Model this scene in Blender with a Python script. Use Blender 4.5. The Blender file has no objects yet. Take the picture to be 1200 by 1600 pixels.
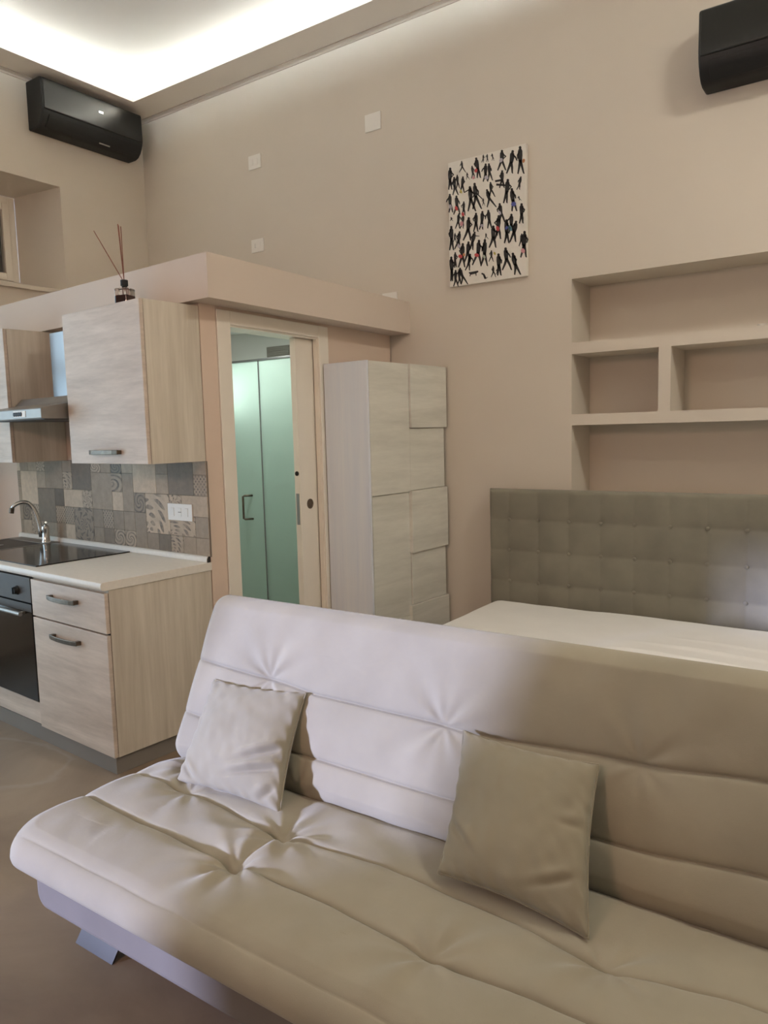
import bpy, bmesh, math, random
from math import sin, cos, pi, radians, sqrt, exp, hypot, atan2
from mathutils import Vector, Matrix

sc = bpy.context.scene
COL = sc.collection
random.seed(7)

# ------------------------------------------------------------------ camera
CAM_H = 1.5332
YAW, PITCH, ROLL, FPX = 0.6058, 0.1058, -0.0256, 1176.3
_F = Vector((-sin(YAW)*cos(PITCH), cos(YAW)*cos(PITCH), -sin(PITCH)))
_R = Vector((cos(YAW), sin(YAW), 0))
_U = _R.cross(_F)
_R2 = _R*cos(ROLL) + _U*sin(ROLL)
_U2 = -_R*sin(ROLL) + _U*cos(ROLL)
cd = bpy.data.cameras.new('camera')
cd.sensor_fit = 'VERTICAL'; cd.sensor_height = 32.0
cd.lens = FPX/1600*32.0
cd.clip_start = 0.02
cam = bpy.data.objects.new('camera', cd); COL.objects.link(cam)
M = Matrix((( _R2.x, _U2.x, -_F.x, 0), (_R2.y, _U2.y, -_F.y, 0), (_R2.z, _U2.z, -_F.z, 0), (0, 0, 0, 1)))
cam.matrix_world = Matrix.Translation((0, 0, CAM_H)) @ M
sc.camera = cam

# ------------------------------------------------------------------ world, sun, exposure
w = bpy.data.worlds.new('daylight'); sc.world = w; w.use_nodes = True
bg = w.node_tree.nodes['Background']
bg.inputs[0].default_value = (0.62, 0.76, 1.0, 1); bg.inputs[1].default_value = 1.0
sun = bpy.data.lights.new('low_sun', 'SUN'); sun.energy = 8.2; sun.color = (0.49, 0.55, 0.90); sun.angle = radians(3.2)
so = bpy.data.objects.new('low_sun', sun); COL.objects.link(so)
SUN_DIR = Vector((0.53, 0.85, -0.170)).normalized()
so.rotation_euler = SUN_DIR.to_track_quat('-Z', 'Y').to_euler()
LED_STRENGTH = 430.0
LED_COLOR = (0.80, 0.93, 0.98)
def area_light(name, loc, rot, shape, sx, sy, energy, color):
    l = bpy.data.lights.new(name, 'AREA'); l.shape = shape; l.size = sx; l.size_y = sy; l.energy = energy; l.color = color
    o = bpy.data.objects.new(name, l); COL.objects.link(o); o.location = loc; o.rotation_euler = rot; return o
# daylight entering by the window of the left wall, out of frame
LY0, LY1, LZ0, LZ1 = -1.0, 1.85, 0.3, 2.9
area_light('window_daylight', (-5.378-0.06, (LY0+LY1)/2, (LZ0+LZ1)/2), (0, -pi/2, 0), 'RECTANGLE', LZ1-LZ0, LY1-LY0, 66, (0.53, 0.786, 1.0))
# added warm fill light, no fixture, out of frame to the right
area_light('fill_light_right', (0.8, 2.6, 4.1), (0, 0, 0), 'DISK', 0.4, 0.4, 42, (1.0, 0.957, 0.855))
# added warm fill light behind the camera, no fixture
area_light('fill_light_back', (-1.6, -1.75, 2.65), (pi/2, 0, 0), 'DISK', 0.6, 0.6, 35, (1.0, 0.61, 0.46))
vs = sc.view_settings
vs.view_transform = 'Standard'; vs.look = 'None'; vs.gamma = 1.0; vs.use_curve_mapping = False
vs.exposure = 0.11

# ------------------------------------------------------------------ surveyed plan (metres)
YW = 4.334            # back wall plane
XL = -5.378           # left wall plane
XR, YF = 1.3, -2.2    # right wall, wall behind the camera
ZC = 4.167            # underside of the cove ledge
KX, KY = -2.8594, 2.5877   # corner of the bathroom block
AK, AD, AW = -0.0683, 0.0281, -0.0637
Kd = Vector((cos(AK), sin(AK), 0)); Kt = Vector((-sin(AK), cos(AK), 0))
Ds = Vector((cos(AD), sin(AD), 0)); Dt = Vector((-sin(AD), cos(AD), 0))
O = Vector((KX, KY, 0))

# ------------------------------------------------------------------ materials
def srgb(r, g, b):
    f = lambda c: (c/255/12.92) if c/255 <= 0.04045 else ((c/255+0.055)/1.055)**2.4
    return (f(r), f(g), f(b), 1)

def new_mat(name):
    m = bpy.data.materials.new(name); m.use_nodes = True
    nt = m.node_tree; return m, nt, nt.nodes['Principled BSDF']

def N(nt, t, **kw):
    n = nt.nodes.new(t)
    for k, v in kw.items():
        if k.startswith('i_'): n.inputs[k[2:].replace('_', ' ')].default_value = v
        else: setattr(n, k, v)
    return n

def plain(name, col, rough=0.5, metal=0.0, var=0.06, scale=6.0, bump=0.0, bscale=120.0, coat=0.0, spec=0.5):
    """flat-coloured surface with a slight procedural mottle and relief"""
    m, nt, b = new_mat(name)
    tc = N(nt, 'ShaderNodeTexCoord')
    ns = N(nt, 'ShaderNodeTexNoise', i_Scale=scale, i_Detail=4.0)
    nt.links.new(tc.outputs['Object'], ns.inputs['Vector'])
    rp = N(nt, 'ShaderNodeValToRGB')
    c = col
    rp.color_ramp.elements[0].position = 0.3; rp.color_ramp.elements[1].position = 0.7
    rp.color_ramp.elements[0].color = (c[0]*(1-var), c[1]*(1-var), c[2]*(1-var), 1)
    rp.color_ramp.elements[1].color = (min(1, c[0]*(1+var)), min(1, c[1]*(1+var)), min(1, c[2]*(1+var)), 1)
    nt.links.new(ns.outputs['Fac'], rp.inputs['Fac']); nt.links.new(rp.outputs['Color'], b.inputs['Base Color'])
    b.inputs['Roughness'].default_value = rough; b.inputs['Metallic'].default_value = metal
    b.inputs['Coat Weight'].default_value = coat
    b.inputs['Specular IOR Level'].default_value = spec
    if bump > 0:
        n2 = N(nt, 'ShaderNodeTexNoise', i_Scale=bscale, i_Detail=3.0)
        nt.links.new(tc.outputs['Object'], n2.inputs['Vector'])
        bp = N(nt, 'ShaderNodeBump', i_Strength=bump, i_Distance=0.002)
        nt.links.new(n2.outputs['Fac'], bp.inputs['Height']); nt.links.new(bp.outputs['Normal'], b.inputs['Normal'])
    return m

def wood(name, c0, c1, scale, rough=0.5):
    m, nt, b = new_mat(name)
    tc = N(nt, 'ShaderNodeTexCoord')
    mp = N(nt, 'ShaderNodeMapping'); mp.inputs['Scale'].default_value = scale
    nt.links.new(tc.outputs['Object'], mp.inputs['Vector'])
    a = N(nt, 'ShaderNodeTexNoise', i_Scale=1.0, i_Detail=5.0, i_Roughness=0.6, i_Distortion=0.6)
    nt.links.new(mp.outputs['Vector'], a.inputs['Vector'])
    mp2 = N(nt, 'ShaderNodeMapping'); mp2.inputs['Scale'].default_value = tuple(s*5 for s in scale)
    nt.links.new(tc.outputs['Object'], mp2.inputs['Vector'])
    a2 = N(nt, 'ShaderNodeTexNoise', i_Scale=1.0, i_Detail=3.0, i_Roughness=0.7)
    nt.links.new(mp2.outputs['Vector'], a2.inputs['Vector'])
    mx = N(nt, 'ShaderNodeMix', data_type='FLOAT'); mx.inputs[0].default_value = 0.3
    nt.links.new(a.outputs['Fac'], mx.inputs[2]); nt.links.new(a2.outputs['Fac'], mx.inputs[3])
    rp = N(nt, 'ShaderNodeValToRGB')
    rp.color_ramp.elements[0].position = 0.34; rp.color_ramp.elements[1].position = 0.64
    rp.color_ramp.elements[0].color = c0; rp.color_ramp.elements[1].color = c1
    nt.links.new(mx.outputs[0], rp.inputs['Fac']); nt.links.new(rp.outputs['Color'], b.inputs['Base Color'])
    b.inputs['Roughness'].default_value = rough
    bp = N(nt, 'ShaderNodeBump', i_Strength=0.12, i_Distance=0.002)
    nt.links.new(mx.outputs[0], bp.inputs['Height']); nt.links.new(bp.outputs['Normal'], b.inputs['Normal'])
    return m

def fabric(name, col, rough=0.9, weave=900.0, var=0.07, sheen=0.2, bump=0.25):
    m, nt, b = new_mat(name)
    tc = N(nt, 'ShaderNodeTexCoord')
    ns = N(nt, 'ShaderNodeTexNoise', i_Scale=5.0, i_Detail=6.0)
    nt.links.new(tc.outputs['Object'], ns.inputs['Vector'])
    rp = N(nt, 'ShaderNodeValToRGB')
    rp.color_ramp.elements[0].position = 0.3; rp.color_ramp.elements[1].position = 0.7
    rp.color_ramp.elements[0].color = tuple(c*(1-var) for c in col[:3])+(1,)
    rp.color_ramp.elements[1].color = tuple(c*(1+var) for c in col[:3])+(1,)
    nt.links.new(ns.outputs['Fac'], rp.inputs['Fac']); nt.links.new(rp.outputs['Color'], b.inputs['Base Color'])
    b.inputs['Roughness'].default_value = rough; b.inputs['Sheen Weight'].default_value = sheen
    b.inputs['Specular IOR Level'].default_value = 0.2
    wv = N(nt, 'ShaderNodeTexNoise', i_Scale=weave, i_Detail=2.0)
    nt.links.new(tc.outputs['Object'], wv.inputs['Vector'])
    n3 = N(nt, 'ShaderNodeTexNoise', i_Scale=22.0, i_Detail=4.0)
    nt.links.new(tc.outputs['Object'], n3.inputs['Vector'])
    ad = N(nt, 'ShaderNodeMath', operation='MULTIPLY_ADD'); ad.inputs[1].default_value = 3.0
    nt.links.new(n3.outputs['Fac'], ad.inputs[0]); nt.links.new(wv.outputs['Fac'], ad.inputs[2])
    bp = N(nt, 'ShaderNodeBump', i_Strength=bump, i_Distance=0.0015)
    nt.links.new(ad.outputs[0], bp.inputs['Height']); nt.links.new(bp.outputs['Normal'], b.inputs['Normal'])
    return m

def emit(name, col, s):
    m, nt, b = new_mat(name)
    b.inputs['Base Color'].default_value = (0.8, 0.8, 0.8, 1)
    b.inputs['Emission Color'].default_value = (*col, 1); b.inputs['Emission Strength'].default_value = s
    return m

def glass(name, col, rough=0.0, trans=1.0):
    m, nt, b = new_mat(name)
    b.inputs['Base Color'].default_value = col; b.inputs['Roughness'].default_value = rough
    b.inputs['Transmission Weight'].default_value = trans; b.inputs['IOR'].default_value = 1.45
    return m

def stone_floor(name):
    m, nt, b = new_mat(name)
    tc = N(nt, 'ShaderNodeTexCoord')
    n1 = N(nt, 'ShaderNodeTexNoise', i_Scale=1.3, i_Detail=8.0, i_Roughness=0.62, i_Distortion=0.5)
    nt.links.new(tc.outputs['Object'], n1.inputs['Vector'])
    rp = N(nt, 'ShaderNodeValToRGB')
    rp.color_ramp.elements[0].position = 0.3; rp.color_ramp.elements[0].color = (0.19, 0.135, 0.092, 1)
    rp.color_ramp.elements[1].position = 0.72; rp.color_ramp.elements[1].color = (0.335, 0.255, 0.175, 1)
    nt.links.new(n1.outputs['Fac'], rp.inputs['Fac'])
    # pale wandering veins
    wv = N(nt, 'ShaderNodeTexNoise', i_Scale=0.7, i_Detail=6.0, i_Distortion=0.5)
    nt.links.new(tc.outputs['Object'], wv.inputs['Vector'])
    r2 = N(nt, 'ShaderNodeValToRGB')
    e = r2.color_ramp.elements
    e[0].position = 0.478; e[0].color = (0, 0, 0, 1); e[1].position = 0.5; e[1].color = (0.16, 0.16, 0.16, 1)
    q = e.new(0.522); q.color = (0, 0, 0, 1)
    nt.links.new(wv.outputs['Fac'], r2.inputs['Fac'])
    mx = N(nt, 'ShaderNodeMix', data_type='RGBA')
    mx.inputs[7].default_value = (0.52, 0.48, 0.43, 1)
    nt.links.new(r2.outputs['Color'], mx.inputs[0]); nt.links.new(rp.outputs['Color'], mx.inputs[6])
    nt.links.new(mx.outputs[2], b.inputs['Base Color'])
    b.inputs['Roughness'].default_value = 0.42
    bp = N(nt, 'ShaderNodeBump', i_Strength=0.08, i_Distance=0.003)
    nt.links.new(n1.outputs['Fac'], bp.inputs['Height']); nt.links.new(bp.outputs['Normal'], b.inputs['Normal'])
    return m

def tile_mat(name, base, dark, kind):
    """cement-look patchwork tile; pattern printed in the tile's own coordinates"""
    m, nt, b = new_mat(name)
    tc = N(nt, 'ShaderNodeTexCoord'); oi = N(nt, 'ShaderNodeObjectInfo')
    L = nt.links.new
    sx = N(nt, 'ShaderNodeSeparateXYZ'); L(tc.outputs['Generated'], sx.inputs[0])
    def math(op, a, bb=None, c=None):
        n = N(nt, 'ShaderNodeMath', operation=op)
        for i, v in enumerate((a, bb, c)):
            if v is None: continue
            if isinstance(v, (int, float)): n.inputs[i].default_value = v
            else: L(v, n.inputs[i])
        return n.outputs[0]
    cx = 0.0 if kind in ('quarter',) else 0.5
    x = math('SUBTRACT', sx.outputs[0], cx); z = math('SUBTRACT', sx.outputs[2], cx)
    r = math('SQRT', math('ADD', math('MULTIPLY', x, x), math('MULTIPLY', z, z)))
    th = math('ARCTAN2', z, x)
    if kind == 'rosette':
        p = math('SINE', math('MULTIPLY_ADD', th, 8.0, math('MULTIPLY', math('SINE', math('MULTIPLY', r, 22.0)), 2.0)))
        p = math('MULTIPLY', p, math('SINE', math('MULTIPLY', r, 15.0)))
    elif kind == 'quarter':
        p = math('MULTIPLY', math('SINE', math('MULTIPLY', r, 21.0)), math('SINE', math('MULTIPLY_ADD', th, 6.0, math('MULTIPLY', r, 9.0))))
    elif kind == 'scroll':
        p = math('SINE', math('ADD', math('MULTIPLY', th, 3.0), math('MULTIPLY', r, 26.0)))
    elif kind == 'lattice':
        p = math('MULTIPLY', math('SINE', math('MULTIPLY', sx.outputs[0], 25.1)), math('SINE', math('MULTIPLY', sx.outputs[2], 25.1)))
    else:
        p = math('MULTIPLY', x, 0.0)
    ns = N(nt, 'ShaderNodeTexNoise', i_Scale=26.0, i_Detail=6.0, i_Roughness=0.65)
    L(tc.outputs['Object'], ns.inputs['Vector'])
    off = N(nt, 'ShaderNodeVectorMath', operation='ADD'); L(tc.outputs['Object'], off.inputs[0]); L(oi.outputs['Location'], off.inputs[1])
    L(off.outputs[0], ns.inputs['Vector'])
    fac = math('MULTIPLY', math('GREATER_THAN', p, 0.25), math('MULTIPLY_ADD', ns.outputs['Fac'], 2.2, -0.55))
    fac = math('MINIMUM', math('MAXIMUM', fac, 0.0), 0.85)
    mott = N(nt, 'ShaderNodeMix', data_type='RGBA')
    mott.inputs[6].default_value = tuple(c*0.62 for c in base[:3])+(1,); mott.inputs[7].default_value = tuple(min(1, c*1.3) for c in base[:3])+(1,)
    L(ns.outputs['Fac'], mott.inputs[0])
    bri = N(nt, 'ShaderNodeMix', data_type='RGBA', blend_type='MULTIPLY'); bri.inputs[0].default_value = 1.0
    L(mott.outputs[2], bri.inputs[6])
    k = math('MULTIPLY_ADD', oi.outputs['Random'], 0.75, 0.55)
    cmb = N(nt, 'ShaderNodeCombineColor'); L(k, cmb.inputs[0]); L(k, cmb.inputs[1]); L(math('MULTIPLY', k, 0.97), cmb.inputs[2])
    L(cmb.outputs[0], bri.inputs[7])
    mx = N(nt, 'ShaderNodeMix', data_type='RGBA'); mx.inputs[7].default_value = dark
    L(fac, mx.inputs[0]); L(bri.outputs[2], mx.inputs[6]); L(mx.outputs[2], b.inputs['Base Color'])
    b.inputs['Roughness'].default_value = 0.6
    return m

MAT = {}
MAT['wall'] = plain('beige wall paint', (0.637, 0.575, 0.490, 1), 0.9, var=0.015, scale=2.0, bump=0.08, bscale=90)
MAT['wall_bounce'] = plain('beige wall with bounce tint', (0.70, 0.56, 0.45, 1), 0.9, var=0.015, scale=2.0, bump=0.08, bscale=90)  # orange tint stands in for warm light bounced onto these walls
MAT['bulk'] = plain('pale plaster', (0.659, 0.564, 0.481, 1), 0.9, var=0.015, scale=2.0, bump=0.08, bscale=90)
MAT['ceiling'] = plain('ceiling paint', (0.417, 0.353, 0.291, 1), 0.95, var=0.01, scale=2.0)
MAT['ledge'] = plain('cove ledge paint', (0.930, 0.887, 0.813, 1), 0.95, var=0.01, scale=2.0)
MAT['white_wall'] = plain('white bathroom paint', (0.78, 0.78, 0.75, 1), 0.7, var=0.01)
MAT['floor'] = stone_floor('brown grey stone')
MAT['led'] = emit('led strip', LED_COLOR, LED_STRENGTH)
MAT['wood_h'] = wood('bleached wood, level grain', (0.482, 0.404, 0.329, 1), (0.698, 0.604, 0.509, 1), (1.3, 3.0, 11.0))
MAT['wood_v'] = wood('bleached wood, upright grain', (0.502, 0.443, 0.352, 1), (0.720, 0.660, 0.557, 1), (12.0, 9.0, 0.55))
MAT['wood_edge'] = plain('wood edge band', (0.52, 0.43, 0.33, 1), 0.6)
MAT['wardrobe_h'] = wood('whitewashed wood, level grain', (0.590, 0.576, 0.511, 1), (0.749, 0.734, 0.661, 1), (9.0, 1.1, 9.0))
MAT['wardrobe_v'] = wood('whitewashed wood, upright grain', (0.706, 0.745, 0.834, 1), (0.800, 0.818, 0.865, 1), (12.0, 12.0, 0.5))
MAT['worktop'] = plain('cream laminate', (0.78, 0.745, 0.67, 1), 0.4, var=0.03, scale=60)
MAT['door_white'] = plain('ivory lacquer', (0.84, 0.78, 0.68, 1), 0.4, var=0.02)
MAT['plastic_white'] = plain('white plastic', (0.80, 0.77, 0.71, 1), 0.4, var=0.01)
MAT['plastic_grey'] = plain('grey plastic', (0.30, 0.28, 0.25, 1), 0.5, var=0.02)
MAT['black_plastic'] = plain('black plastic', (0.010, 0.010, 0.010, 1), 0.5, var=0.05, spec=0.3)
MAT['black_gloss'] = plain('black gloss front', (0.010, 0.010, 0.009, 1), 0.34, var=0.03, spec=0.45)
MAT['black_glass'] = plain('black ceramic glass', (0.012, 0.010, 0.008, 1), 0.12, var=0.03, spec=0.3)
MAT['dark'] = plain('dark gap', (0.02, 0.017, 0.015, 1), 0.8)
MAT['steel'] = plain('brushed steel', (0.33, 0.31, 0.285, 1), 0.5, 1.0, var=0.05, scale=20)
MAT['steel_dark'] = plain('oven steel', (0.075, 0.066, 0.056, 1), 0.5, 0.0, var=0.05, scale=20, spec=0.25)
MAT['chrome'] = plain('chrome', (0.78, 0.77, 0.75, 1), 0.10, 1.0, var=0.01)
MAT['chrome_soft'] = plain('satin chrome', (0.33, 0.33, 0.33, 1), 0.32, 1.0, var=0.02)
MAT['pewter'] = plain('pewter', (0.17, 0.14, 0.11, 1), 0.38, 1.0, var=0.15, scale=60)
MAT['plinth'] = plain('grey plinth', (0.22, 0.20, 0.175, 1), 0.5, 0.0, var=0.03)
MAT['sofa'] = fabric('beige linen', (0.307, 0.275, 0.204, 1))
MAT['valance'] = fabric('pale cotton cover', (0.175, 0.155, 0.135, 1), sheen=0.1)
MAT['pillow'] = fabric('cushion linen', (0.271, 0.242, 0.174, 1), weave=700)
MAT['headboard'] = fabric('olive grey upholstery', (0.207, 0.192, 0.147, 1), weave=600, var=0.12)
MAT['sheet'] = fabric('white bed sheet', (0.82, 0.81, 0.78, 1), weave=1200, var=0.02, sheen=0.0, bump=0.12)
MAT['canvas'] = plain('white canvas', (0.76, 0.72, 0.64, 1), 0.85, var=0.03, scale=30, bump=0.15, bscale=400)
MAT['ink'] = plain('black paint', (0.012, 0.009, 0.007, 1), 0.7, var=0.1)
for k, c in dict(red=(0.45, 0.05, 0.05), pink=(0.55, 0.25, 0.27), blue=(0.07, 0.08, 0.28), teal=(0.10, 0.22, 0.27), yellow=(0.50, 0.42, 0.10), lilac=(0.42, 0.38, 0.42), orange=(0.50, 0.22, 0.10), green=(0.38, 0.42, 0.33)).items():
    MAT['paint_'+k] = plain(k+' paint', (*c, 1), 0.7)
MAT['reed'] = plain('red brown reed', (0.22, 0.075, 0.045, 1), 0.7, var=0.2, scale=40)
MAT['liquid'] = plain('dark red liquid', (0.055, 0.012, 0.010, 1), 0.15, var=0.03)
MAT['clear'] = glass('clear glass', (0.97, 0.95, 0.93, 1), 0.02)
MAT['pane'] = glass('window glass', (0.9, 0.93, 0.92, 1), 0.0)
MAT['frost'] = glass('frosted green glass', (0.74, 0.93, 0.85, 1), 0.5, 0.75)
MAT['shutter'] = plain('grey shutter', (0.22, 0.21, 0.19, 1), 0.6)
MAT['white_dash'] = emit('emissive white', (1.0, 0.97, 0.9), 3.0)
MAT['badge'] = plain('grey badge', (0.33, 0.31, 0.28, 1), 0.35, 0.5)

# ------------------------------------------------------------------ mesh helpers
class MB:
    def __init__(s): s.v = []; s.f = []
    def add(s, vs, fs):
        o = len(s.v); s.v += [tuple(q) for q in vs]; s.f += [tuple(i+o for i in f) for f in fs]; return s
    def box(s, x0, x1, y0, y1, z0, z1):
        v = [(x0, y0, z0), (x1, y0, z0), (x1, y1, z0), (x0, y1, z0), (x0, y0, z1), (x1, y0, z1), (x1, y1, z1), (x0, y1, z1)]
        return s.add(v, [(0, 3, 2, 1), (4, 5, 6, 7), (0, 1, 5, 4), (1, 2, 6, 5), (2, 3, 7, 6), (3, 0, 4, 7)])
    def prism(s, prof, a0, a1, axis):
        """prof: list of 2-D points; extruded along axis ('x': prof=(y,z); 'y': prof=(x,z); 'z': prof=(x,y))"""
        def P(p, a): return {'x': (a, p[0], p[1]), 'y': (p[0], a, p[1]), 'z': (p[0], p[1], a)}[axis]
        n = len(prof)
        v = [P(p, a0) for p in prof] + [P(p, a1) for p in prof]
        f = [(i, (i+1) % n, n+(i+1) % n, n+i) for i in range(n)] + [tuple(range(n-1, -1, -1)), tuple(range(n, 2*n))]
        return s.add(v, f)
    def tube(s, pts, r, n=10, closed=False):
        pts = [Vector(p) for p in pts]; rs = r if isinstance(r, (list, tuple)) else [r]*len(pts)
        rings = []; prev = None
        for i, p in enumerate(pts):
            t = (pts[min(i+1, len(pts)-1)] - pts[max(i-1, 0)]).normalized()
            if prev is None:
                a = Vector((0, 0, 1)) if abs(t.z) < 0.9 else Vector((1, 0, 0)); u = t.cross(a).normalized()
            else: u = (prev - t*prev.dot(t)).normalized()
            prev = u; q = t.cross(u)
            rings.append([p + (u*cos(2*pi*k/n) + q*sin(2*pi*k/n))*rs[i] for k in range(n)])
        v = [x for rg in rings for x in rg]; f = []
        for i in range(len(pts)-1):
            for k in range(n): f.append((i*n+k, i*n+(k+1) % n, (i+1)*n+(k+1) % n, (i+1)*n+k))
        f += [tuple(range(n-1, -1, -1)), tuple((len(pts)-1)*n+k for k in range(n))]
        return s.add(v, f)
    def lathe(s, prof, n=24, c=(0, 0, 0), axis='z'):
        v = []; f = []
        for r, h in prof:
            for k in range(n):
                a = 2*pi*k/n; p = (r*cos(a), r*sin(a), h)
                if axis == 'y': p = (p[0], p[2], p[1])
                if axis == 'x': p = (p[2], p[0], p[1])
                v.append((p[0]+c[0], p[1]+c[1], p[2]+c[2]))
        m = len(prof)
        for i in range(m-1):
            for k in range(n): f.append((i*n+k, i*n+(k+1) % n, (i+1)*n+(k+1) % n, (i+1)*n+k))
        f += [tuple(range(n-1, -1, -1)), tuple((m-1)*n+k for k in range(n))]
        return s.add(v, f)
    def build(s, name, mat, parent=None, bevel=0.0, smooth=False, seg=2, fix=True):
        me = bpy.data.meshes.new(name); me.from_pydata(s.v, [], s.f); me.update()
        if fix:
            bm = bmesh.new(); bm.from_mesh(me); bmesh.ops.recalc_face_normals(bm, faces=bm.faces); bm.to_mesh(me); bm.free()
        me.materials.append(mat if not isinstance(mat, str) else MAT[mat])
        o = bpy.data.objects.new(name, me); COL.objects.link(o)
        if parent: o.parent = parent
        if smooth:
            for p in me.polygons: p.use_smooth = True
            if smooth is not True: me.set_sharp_from_angle(angle=radians(smooth))
        if bevel > 0:
            b = o.modifiers.new('bevel', 'BEVEL'); b.width = bevel; b.segments = seg; b.limit_method = 'ANGLE'; b.angle_limit = radians(40)
        return o

def tag(o, label=None, cat=None, group=None, kind=None):
    if label: o['label'] = label
    if cat: o['category'] = cat
    if group: o['group'] = group
    if kind: o['kind'] = kind
    return o

def thing(name, label, cat, loc=(0, 0, 0), rz=0.0, group=None, kind=None, parent=None):
    o = bpy.data.objects.new(name, None); COL.objects.link(o); o.empty_display_size = 0.1
    o.location = loc; o.rotation_euler = (0, 0, rz)
    if parent: o.parent = parent
    return tag(o, label, cat, group, kind)

def struct(o): o['kind'] = 'structure'; return o

def copy_tree(o, parent=None):
    c = o.copy(); COL.objects.link(c)
    if parent: c.parent = parent
    for ch in list(o.children): copy_tree(ch, c)
    return c

def kit(name, label, cat, s, t, z=0.0, group=None, kind=None):
    p = O + Kd*s + Kt*t
    return thing(name, label, cat, (p.x, p.y, z), AK, group, kind)

# ------------------------------------------------------------------ room shell
struct(MB().box(XL-0.6, XR+0.2, YF-0.2, YW+0.5, -0.1, 0.0).build('floor', 'floor'))

# back wall with the three-tier niche
NX0, NX1 = -1.6326, -0.12
NZ = (1.13, 1.5441, 1.6087, 1.9594, 2.0251, 2.3897)
TOPZ = 4.75
b = MB()
b.box(XL-0.6, NX0, YW, YW+0.45, 0, TOPZ); b.box(NX1, XR+0.2, YW, YW+0.45, 0, TOPZ)
b.box(NX0, NX1, YW, YW+0.45, 0, NZ[0]); b.box(NX0, NX1, YW, YW+0.45, NZ[5], TOPZ)
b.box(NX0, NX1, YW+0.31, YW+0.45, NZ[0], NZ[5])
wb = struct(b.build('wall_back', 'wall'))
MB().box(NX0-0.002, NX1+0.002, YW, YW+0.31, NZ[1], NZ[2]).build('niche_shelf', 'wall', wb)
MB().box(NX0-0.002, NX1+0.002, YW, YW+0.31, NZ[3], NZ[4]).build('niche_shelf', 'wall', wb)
MB().box(-1.1362, -1.0706, YW, YW+0.31, NZ[2], NZ[3]).build('niche_divider', 'wall', wb)

# left wall with the splayed window recess
b = MB()
wy0, wy1, wz0, wz1 = 2.28, 3.54, 2.662, 3.452          # on the room face
vy0, vy1, vz0, vz1 = 2.42, 3.400, 2.752, 3.412         # at the window, 0.4 m deep
D1 = XL-0.40
b.box(D1-0.2, XL, YF-0.2, LY0, 0, TOPZ); b.box(D1-0.2, XL, LY1, wy0, 0, TOPZ); b.box(D1-0.2, XL, LY0, LY1, 0, LZ0); b.box(D1-0.2, XL, LY0, LY1, LZ1, TOPZ); b.box(D1-0.2, XL, wy1, YW+0.45, 0, TOPZ)
b.box(D1-0.2, XL, wy0, wy1, 0, wz0); b.box(D1-0.2, XL, wy0, wy1, wz1, TOPZ)
def splay(a, c, e, f): b.add([a, c, e, f], [(0, 1, 2, 3)])
for (p, q, r, s_) in (((XL, wy1, wz0), (XL, wy1, wz1), (D1, vy1, vz1), (D1, vy1, vz0)), ((XL, wy0, wz0), (XL, wy0, wz1), (D1, vy0, vz1), (D1, vy0, vz0)),
                     ((XL, wy0, wz1), (XL, wy1, wz1), (D1, vy1, vz1), (D1, vy0, vz1))): splay(p, q, r, s_)
struct(b.build('wall_left', 'wall', fix=False))
# window in the recess
W1 = thing('window_1', None, None, (D1, 0, 0), kind='structure')
b = MB(); fw = 0.055
b.box(-0.06, 0.0, vy0, vy0+fw, vz0, vz1); b.box(-0.06, 0.0, vy1-fw, vy1, vz0, vz1); b.box(-0.06, 0, vy0+fw, vy1-fw, vz1-fw, vz1); b.box(-0.06, 0, vy0+fw, vy1-fw, vz0, vz0+fw)
b.build('window_frame', 'door_white', W1, 0.004)
sy0, sy1, sz0, sz1 = vy0+fw, vy1-fw, vz0+fw*0.4, vz1-fw
b = MB(); fw = 0.055
b.box(-0.045, 0.012, sy0, sy0+fw, sz0, sz1); b.box(-0.045, 0.012, sy1-fw, sy1, sz0, sz1); b.box(-0.045, 0.012, sy0+fw, sy1-fw, sz1-fw, sz1); b.box(-0.045, 0.012, sy0+fw, sy1-fw, sz0, sz0+fw)
sa = b.build('window_sash', 'door_white', W1, 0.004)
MB().box(-0.02, -0.014, sy0+fw, sy1-fw, sz0+fw, sz1-fw).build('pane', 'pane', sa)
MB().box(-0.09, -0.075, vy0, vy1, vz0, vz1).build('shutter', 'shutter', W1)
b = MB(); b.add([(XL-D1+0.03, wy0, wz0-0.02), (XL-D1+0.03, wy1, wz0-0.02), (0, vy1, vz0-0.012), (0, vy0, vz0-0.012), (XL-D1+0.03, wy0, wz0+0.012), (XL-D1+0.03, wy1, wz0+0.012), (0, vy1, vz0+0.02), (0, vy0, vz0+0.02)],
                [(0, 1, 2, 3), (4, 7, 6, 5), (0, 4, 5, 1), (1, 5, 6, 2), (2, 6, 7, 3), (3, 7, 4, 0)])
b.build('window_sill', 'wall', W1, 0.004)

W2 = thing('window_2', None, None, (XL-0.03, 0, 0), kind='structure')
b = MB(); b.box(-0.03, 0.03, LY0, LY0+0.05, LZ0, LZ1); b.box(-0.03, 0.03, LY1-0.05, LY1, LZ0, LZ1); b.box(-0.03, 0.03, LY0+0.05, LY1-0.05, LZ0, LZ0+0.05); b.box(-0.03, 0.03, LY0+0.05, LY1-0.05, LZ1-0.05, LZ1)
b.box(-0.025, 0.03, LY0+0.05, LY1-0.05, 2.03, 2.11); b.box(-0.025, 0.03, 0.39, 0.46, LZ0+0.05, 2.03); b.box(-0.025, 0.03, 0.39, 0.46, 2.11, LZ1-0.05)
b.build('window_frame', 'door_white', W2)
MB().box(-0.075, -0.065, LY0, LY1, LZ0, LZ1).build('sun_block', 'plastic_white', W2)  # opaque panel added so the sun cannot pass this window
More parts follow.
